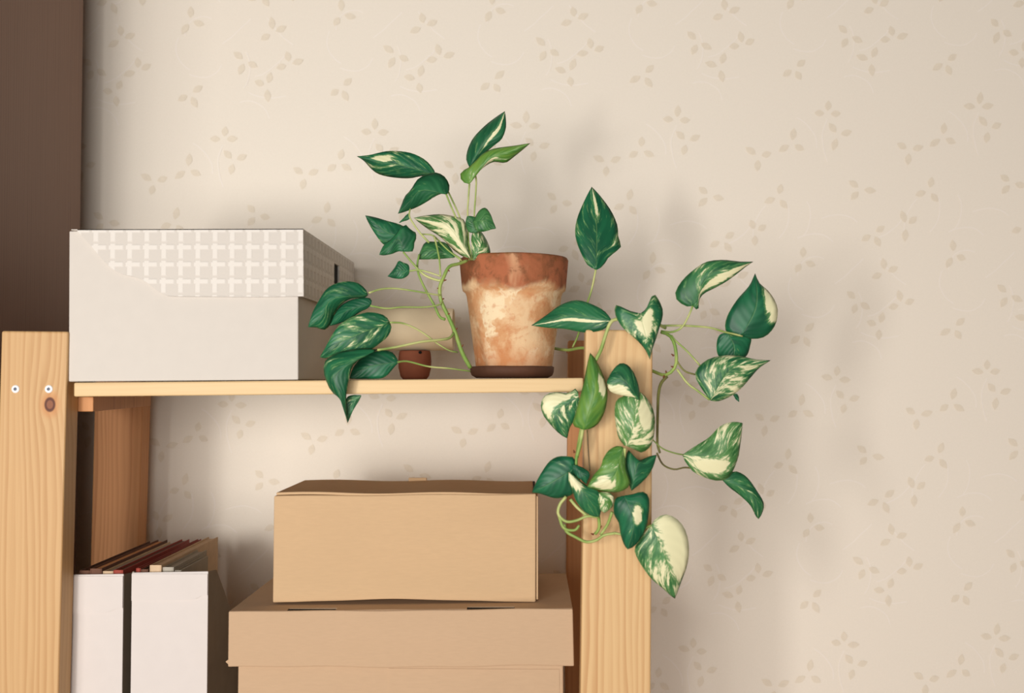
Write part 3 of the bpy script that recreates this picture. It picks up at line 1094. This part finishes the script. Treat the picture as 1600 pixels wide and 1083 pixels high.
# --- upper left tuft
leaf('A', (565, 492), (72, 378), [(545, 450), (490, 395), (400, 355), (270, 345), (150, 370)], [(530, 500), (470, 502), (400, 515), (300, 510), (210, 490), (160, 455), (115, 405)],
     (7.5, 6.5, 5.5), (0.3, 1.2), 0.30, 0.0, (-0.4, 0.68, 0.28, 0.12), ('A', [(565, 492), (610, 540), (650, 615), (710, 745), (765, 900), (795, 1030)], 7.6))
leaf('A', (636, 618), (328, 738), [(652, 570), (622, 508), (567, 480), (515, 492), (455, 520), (408, 590), (372, 630), (350, 685)], [(600, 612), (560, 630), (500, 668), (450, 695), (400, 715), (362, 728)],
     (6.6, 5.6, 5.0), (0.9, 0.5), 0.10, 0.05, None, ('A', [(630, 615), (660, 690), (690, 760), (745, 900), (788, 1030)], 7.4))
leaf('A', (405, 762), (335, 795), [(400, 735), (375, 752)], [(395, 775), (365, 785)], (5.6, 5.5, 5.4), (0.1, 0.1), 0.05, 0.1, None,
     ('A', [(405, 702), (402, 760), (460, 850), (523, 920)], 5.2), 'petiole', (1.2, 1.6))
leaf('A', (400, 885), (123, 748), [(448, 866), (400, 835), (330, 802), (260, 783), (190, 762)], [(330, 955), (240, 932), (188, 868), (150, 805)], (5.4, 4.8, 4.2), (0.6, 0.4), 0.16, 0.02, None)
leaf('A', (362, 975), (210, 995), [(425, 972), (428, 930), (445, 872), (405, 835), (370, 806), (330, 850), (290, 895), (240, 935)], [(330, 974), (290, 990), (245, 998)], (4.6, 4.2, 4.0), (0.5, 0.2), 0.04, 0.05, None,
     ('B', [(237, 250), (290, 312), (350, 372), (425, 400), (445, 392)], 4.2), 'petiole', (1.5, 2.0))
leaf('A', (785, 1018), (428, 764), [(770, 940), (758, 830), (740, 775), (690, 758), (600, 742), (500, 750)], [(740, 1008), (690, 975), (650, 940), (590, 880), (520, 835), (455, 787)],
     (7.0, 6.4, 6.0), (0.8, 0.8), 0.66, 0.35, (0.15, 0.45, 0.22, 0.5))
leaf('A', (798, 1030), (815, 825), [(790, 960), (788, 890), (800, 850)], [(840, 1030), (893, 1015), (906, 975), (886, 910), (848, 850)], (7.6, 7.4, 7.6), (0.3, 1.0), 0.5, 0.3, None)
leaf('A', (800, 790), (943, 831), [(822, 742), (845, 712), (878, 702), (908, 742), (926, 790)], [(815, 835), (845, 851), (885, 846), (915, 836)], (6.6, 6.0, 5.6), (0.4, 0.3), 0.22, 0.2, None)
leaf('A', (812, 860), (762, 752), [(770, 850), (752, 800)], [(852, 842), (845, 785), (800, 756)], (7.0, 6.8, 6.6), (0.3, 0.3), 0.16, 0.15, None)
leaf('A', (685, 1012), (450, 1023), [(660, 958), (620, 918), (560, 914), (500, 918), (472, 968)], [(600, 1020), (520, 1024)], (6.0, 5.6, 5.4), (0.6, 0.3), 0.24, 0.15, None,
     ('A', [(470, 865), (540, 872), (582, 905), (640, 965), (720, 1020)], 6.0), 'petiole', (1.2, 1.5))
leaf('A', (776, 446), (998, 96), [(757, 400), (765, 340), (800, 265), (870, 190), (940, 135)], [(830, 397), (880, 352), (930, 310), (978, 270), (1003, 205), (1004, 150)], (8.6, 8.2, 8.0), (0.9, 0.4), 0.08, 0.04, (0.25, 0.72, 0.16, 0.34),
     ('A', [(776, 446), (815, 500), (816, 600), (806, 750), (800, 1030)], 8.2))
leaf('A', (776, 552), (1157, 296), [(733, 538), (717, 497), (735, 470), (770, 450), (815, 408), (850, 372), (900, 340), (960, 325), (1060, 312)], [(795, 515), (835, 472), (880, 435), (930, 412), (1000, 418), (1045, 388), (1095, 348)],
     (7.6, 7.0, 6.2), (0.6, 0.8), 0.30, 0.72, (0.35, 0.35, 0.3, 0.16), ('A', [(776, 550), (769, 650), (765, 755), (775, 1030)], 7.8))
leaf('B', (270, 350), (154, 379), [(265, 318), (238, 306), (213, 297), (193, 332)], [(263, 372), (232, 391), (186, 388)], (4.4, 4.2, 4.0), (0.2, 0.2), 0.12, 0.03, None, ('B', [(270, 350), (320, 345), (375, 358), (435, 378)], 4.2))
petiole('B', [(322, 262), (312, 310), (316, 360), (345, 430), (400, 530), (430, 592), (458, 606)], (5.2, 4.2), pl, 'stem', (1.5, 2.2))
petiole('B', [(400, 165), (412, 210), (428, 290), (434, 380)], (5.6, 4.3), pl, 'petiole', (1.6, 1.4))
petiole('B', [(432, 200), (480, 245), (545, 295)], (5.8, 6.0), pl, 'petiole', (1.3, 1.3))
# --- left, in front of the white box
leaf('C', (446, 236), (82, 430), [(432, 205), (388, 166), (320, 153), (240, 170), (190, 205), (150, 265), (110, 340)], [(430, 250), (340, 258), (275, 300), (235, 362), (212, 420), (177, 447), (135, 432)],
     (0.6, -0.6, -1.0), (0.3, 1.0), 0.26, 0.0, None, ('B', [(55, 466), (120, 446), (200, 443), (320, 460), (412, 476), (438, 478)], 4.0))
leaf('C', (464, 291), (213, 423), [(466, 262), (430, 252), (350, 263), (280, 300), (238, 362)], [(440, 318), (400, 336), (330, 384), (268, 408)], (1.4, 0.8, 0.2), (0.3, 0.4), 0.0, 0.0, None,
     ('B', [(62, 534), (150, 548), (230, 541), (350, 541), (428, 528), (442, 505)], 4.0))
leaf('C', (577, 402), (153, 612), [(550, 363), (500, 345), (440, 340), (370, 360), (310, 390), (260, 430), (215, 500), (183, 562)], [(586, 440), (560, 492), (510, 532), (470, 562), (390, 580), (290, 590), (205, 618)],
     (0.8, -0.6, -0.4), (0.2, 0.5), 0.36, 0.02, None, ('B', [(165, 622), (240, 628), (330, 670), (420, 735), (480, 770), (525, 780)], 4.8))
leaf('C', (502, 566), (322, 1008), [(400, 560), (300, 575), (225, 600), (188, 632), (177, 690), (195, 760), (228, 822), (272, 852), (300, 885), (312, 950)], [(470, 580), (425, 600), (382, 632), (347, 672), (331, 740), (317, 810), (312, 880), (318, 950)],
     (-0.6, -2.0, -1.0), (0.8, 0.4), 0.20, 0.02, None, ('B', [(100, 768), (200, 752), (330, 725), (420, 715), (480, 705), (505, 678)], 4.6), 'petiole', (1.8, 2.2))
leaf('C', (405, 842), (321, 1010), [(350, 841), (313, 862), (312, 930)], [(388, 878), (352, 940)], (-0.4, -0.5, -0.8), (0.1, 0.1), 0.24, 0.06, None)
leaf('C', (630, 641), (333, 742), [(600, 590), (560, 572), (500, 575), (430, 592), (388, 632), (352, 682)], [(602, 672), (562, 720), (520, 741), (420, 743)], (2.0, 1.6, 1.4), (0.4, 0.2), 0.06, 0.0, None,
     ('B', [(205, 832), (260, 828), (370, 855), (480, 865), (592, 880)], 5.4))
# --- between pot and right post
leaf('D', (356, 452), (333, 38), [(315, 430), (290, 390), (260, 320), (250, 260), (262, 190), (300, 100)], [(392, 430), (407, 400), (440, 370), (479, 335), (465, 290), (460, 230), (430, 160), (380, 90)],
     (9.5, 10.5, 12.0), (0.4, 0.6), 0.30, 0.0, (0.1, 0.82, 0.13, 0.20), ('D', [(353, 450), (332, 550), (300, 650), (265, 775), (238, 835)], 12.0), 'petiole', (1.7, 1.6))
leaf('D', (432, 702), (33, 728), [(400, 660), (340, 625), (260, 602), (180, 625), (110, 675)], [(425, 722), (380, 752), (300, 763), (200, 745), (120, 740)], (-0.8, 0.6, 2.4), (0.5, 0.2), 0.16, 0.04, (0.25, 0.5, 0.10, 0.6),
     ('D', [(432, 702), (448, 696), (470, 698)], -1.4))
leaf('D', (575, 668), (622, 897), [(520, 655), (453, 626), (452, 680), (490, 742), (560, 802), (602, 852)], [(608, 640), (640, 571), (680, 630), (686, 680), (668, 742), (650, 800), (632, 850)],
     (-1.8, -2.2, -1.4), (0.4, 0.5), 0.46, 0.04, (0.1, 0.35, 0.4, 0.22))
# --- right of the post
leaf('E', (372, 355), (712, 104), [(350, 362), (290, 332), (270, 290), (290, 240), (330, 190), (390, 140), (450, 105), (540, 95), (640, 105)], [(400, 380), (405, 322), (432, 285), (500, 250), (560, 216), (620, 172), (672, 130)],
     (1.4, 0.8, 1.0), (0.6, 0.5), 0.34, 0.10, (0.55, 0.62, 0.30, 0.45), ('E', [(370, 355), (342, 420), (305, 478), (250, 502), (190, 496)], 1.6), 'petiole', (1.5, 1.7))
leaf('E', (648, 517), (722, 170), [(600, 526), (560, 500), (552, 460), (570, 400), (620, 320), (690, 240)], [(680, 532), (720, 541), (780, 526), (830, 472), (849, 400), (840, 340), (800, 275), (745, 225)],
     (3.4, 3.2, 3.8), (0.6, 0.5), 0.03, 0.0, (0.75, 0.60, 0.35, 0.20), ('E', [(650, 525), (600, 512), (545, 500), (460, 476), (320, 466), (190, 466)], 1.6), 'petiole', (1.5, 1.7))
leaf('E', (562, 503), (590, 655), [(520, 520), (504, 570), (512, 632), (550, 652)], [(690, 522), (693, 580), (672, 638), (630, 652)], (4.0, 4.2, 4.4), (0.3, 0.4), 0.05, 0.0, None)
leaf('E', (468, 888), (810, 661), [(425, 828), (390, 770), (384, 730), (410, 690), (470, 650), (560, 634), (650, 640), (730, 658)], [(510, 893), (580, 866), (640, 822), (690, 766), (745, 704)],
     (1.6, 1.4, 2.0), (0.5, 0.5), 0.56, 0.06, None, ('E', [(465, 885), (400, 835), (340, 790), (282, 712)], 2.4), 'petiole', (1.5, 1.9))
leaf('E', (598, 856), (631, 897), [(612, 880)], [(618, 850), (630, 872)], (2.6, 2.6, 2.6), (0.1, 0.1), 0.1, 0.0, None)
petiole('E', [(412, 692), (340, 612), (272, 550), (250, 520)], (2.4, 1.8), pl, 'petiole', (1.4, 1.5))
petiole('E', [(384, 742), (325, 722), (285, 672), (276, 640)], (2.4, 2.2), pl, 'petiole_dark', (1.4, 1.4))
leaf('H', (234, 408), (488, 274), [(290, 370), (345, 335), (390, 290), (430, 272), (460, 269)], [(245, 436), (280, 480), (330, 505), (388, 518), (432, 500), (466, 430), (480, 350)], (0.6, 0.2, 0.8), (0.4, 0.6), 0.52, 0.25, (0.4, 0.35, 0.35, 0.22),
     ('H', [(236, 408), (200, 401), (150, 382), (108, 345)], -1.6), 'petiole', (1.2, 1.0))
leaf('H', (400, 512), (556, 680), [(428, 490), (460, 478), (505, 502), (548, 560), (577, 612), (572, 652)], [(432, 545), (480, 582), (522, 624), (545, 668)], (1.2, 1.0, 1.4), (0.4, 0.4), 0.22, 0.08, None,
     ('H', [(400, 512), (330, 480), (250, 462), (200, 470), (152, 450), (125, 400)], 0.6), 'petiole_dark', (1.3, 1.4))
# --- hanging in front of the right post
leaf('F', (415, 400), (325, 714), [(400, 330), (330, 368), (265, 360), (195, 366), (148, 392), (124, 450), (140, 530), (200, 610), (270, 680)], [(430, 450), (400, 540), (350, 625), (331, 690)], (-1.8, -1.6, -1.2), (0.4, 0.3), 0.42, 0.05, (-0.6, 0.4, 0.4, 0.3))
leaf('F', (456, 648), (503, 56), [(400, 628), (368, 610), (398, 500), (430, 380), (455, 280), (480, 150)], [(515, 636), (570, 592), (616, 500), (636, 380), (620, 280), (586, 190), (545, 110)], (-2.6, -3.2, -2.2), (0.8, 0.8), 0.12, 0.66, (0.6, 0.60, 0.28, 0.14),
     ('F', [(446, 645), (425, 760), (398, 862)], -2.2), 'petiole', (2.6, 2.8))
leaf('F', (790, 775), (868, 345), [(765, 770), (720, 702), (700, 600), (691, 500), (708, 420), (770, 385)], [(850, 802), (900, 822), (960, 782), (992, 700), (1001, 580), (982, 480), (930, 395)], (-3.2, -3.8, -3.4), (0.7, 0.8), 0.58, 0.42, (0.5, 0.62, 0.35, 0.22))
leaf('F', (882, 420), (630, 282), [(876, 320), (840, 215), (790, 150), (735, 137), (685, 180), (648, 240)], [(800, 392), (715, 376), (652, 346)], (-3.8, -4.3, -3.8), (0.6, 0.3), 0.16, 0.06, (0.7, 0.5, 0.4, 0.4))
leaf('G', (300, 200), (43, 346), [(300, 140), (255, 128), (200, 130), (148, 160), (98, 232), (62, 302)], [(312, 290), (290, 355), (240, 375), (180, 381), (100, 356)], (-2.6, -2.8, -2.0), (0.4, 0.4), 0.08, 0.0, None)
leaf('G', (285, 178), (372, 296), [(300, 235), (340, 270)], [(340, 192), (392, 232)], (-3.0, -3.4, -3.2), (0.2, 0.2), 0.08, 0.0, None)
leaf('G', (264, 222), (452, 494), [(264, 282), (290, 342), (312, 402), (360, 462), (412, 490)], [(300, 245), (370, 305), (440, 335), (468, 402)], (-3.4, -3.8, -3.0), (0.3, 0.4), 0.22, 0.04, (-0.1, 0.2, 0.7, 0.22))
leaf('G', (592, 72), (378, 312), [(556, 66), (508, 92), (474, 142), (458, 192), (415, 245)], [(608, 110), (612, 200), (636, 290), (600, 332), (540, 346), (460, 335)], (-3.6, -4.4, -4.0), (0.5, 0.6), 0.34, 0.60, (0.1, 0.75, 0.6, 0.18),
     ('F', [(770, 790), (768, 830), (760, 900)], -3.4), 'petiole', (2.2, 1.6))
leaf('G', (440, 345), (482, 470), [(445, 400), (458, 450)], [(500, 345), (537, 375), (530, 430)], (-3.4, -3.6, -3.4), (0.2, 0.3), 0.62, 0.45, None)
leaf('G', (645, 336), (797, 119), [(618, 250), (610, 170), (624, 90), (662, 138), (700, 152), (745, 132)], [(690, 300), (740, 252), (776, 190)], (-3.0, -3.2, -2.4), (0.5, 0.3), 0.03, 0.04, None)
leaf('G', (600, 366), (622, 690), [(548, 385), (538, 470), (568, 530), (580, 600), (600, 660)], [(650, 358), (712, 342), (748, 372), (751, 450), (736, 550), (702, 622), (660, 672)], (-4.4, -4.9, -4.2), (0.7, 0.5), 0.08, 0.0, (0.3, 0.42, 0.28, 0.16))
leaf('G', (765, 545), (907, 988), [(738, 570), (690, 640), (663, 690), (690, 762), (760, 862), (830, 922), (882, 970)], [(788, 508), (850, 479), (922, 510), (972, 580), (992, 680), (982, 782), (950, 872), (922, 950)], (-3.4, -3.6, -2.4), (0.5, 0.6), 0.50, 0.16, (0.62, 0.42, 0.60, 0.40),
     ('G', [(765, 545), (700, 570), (600, 598), (540, 592)], -2.8), 'petiole', (1.6, 1.8))
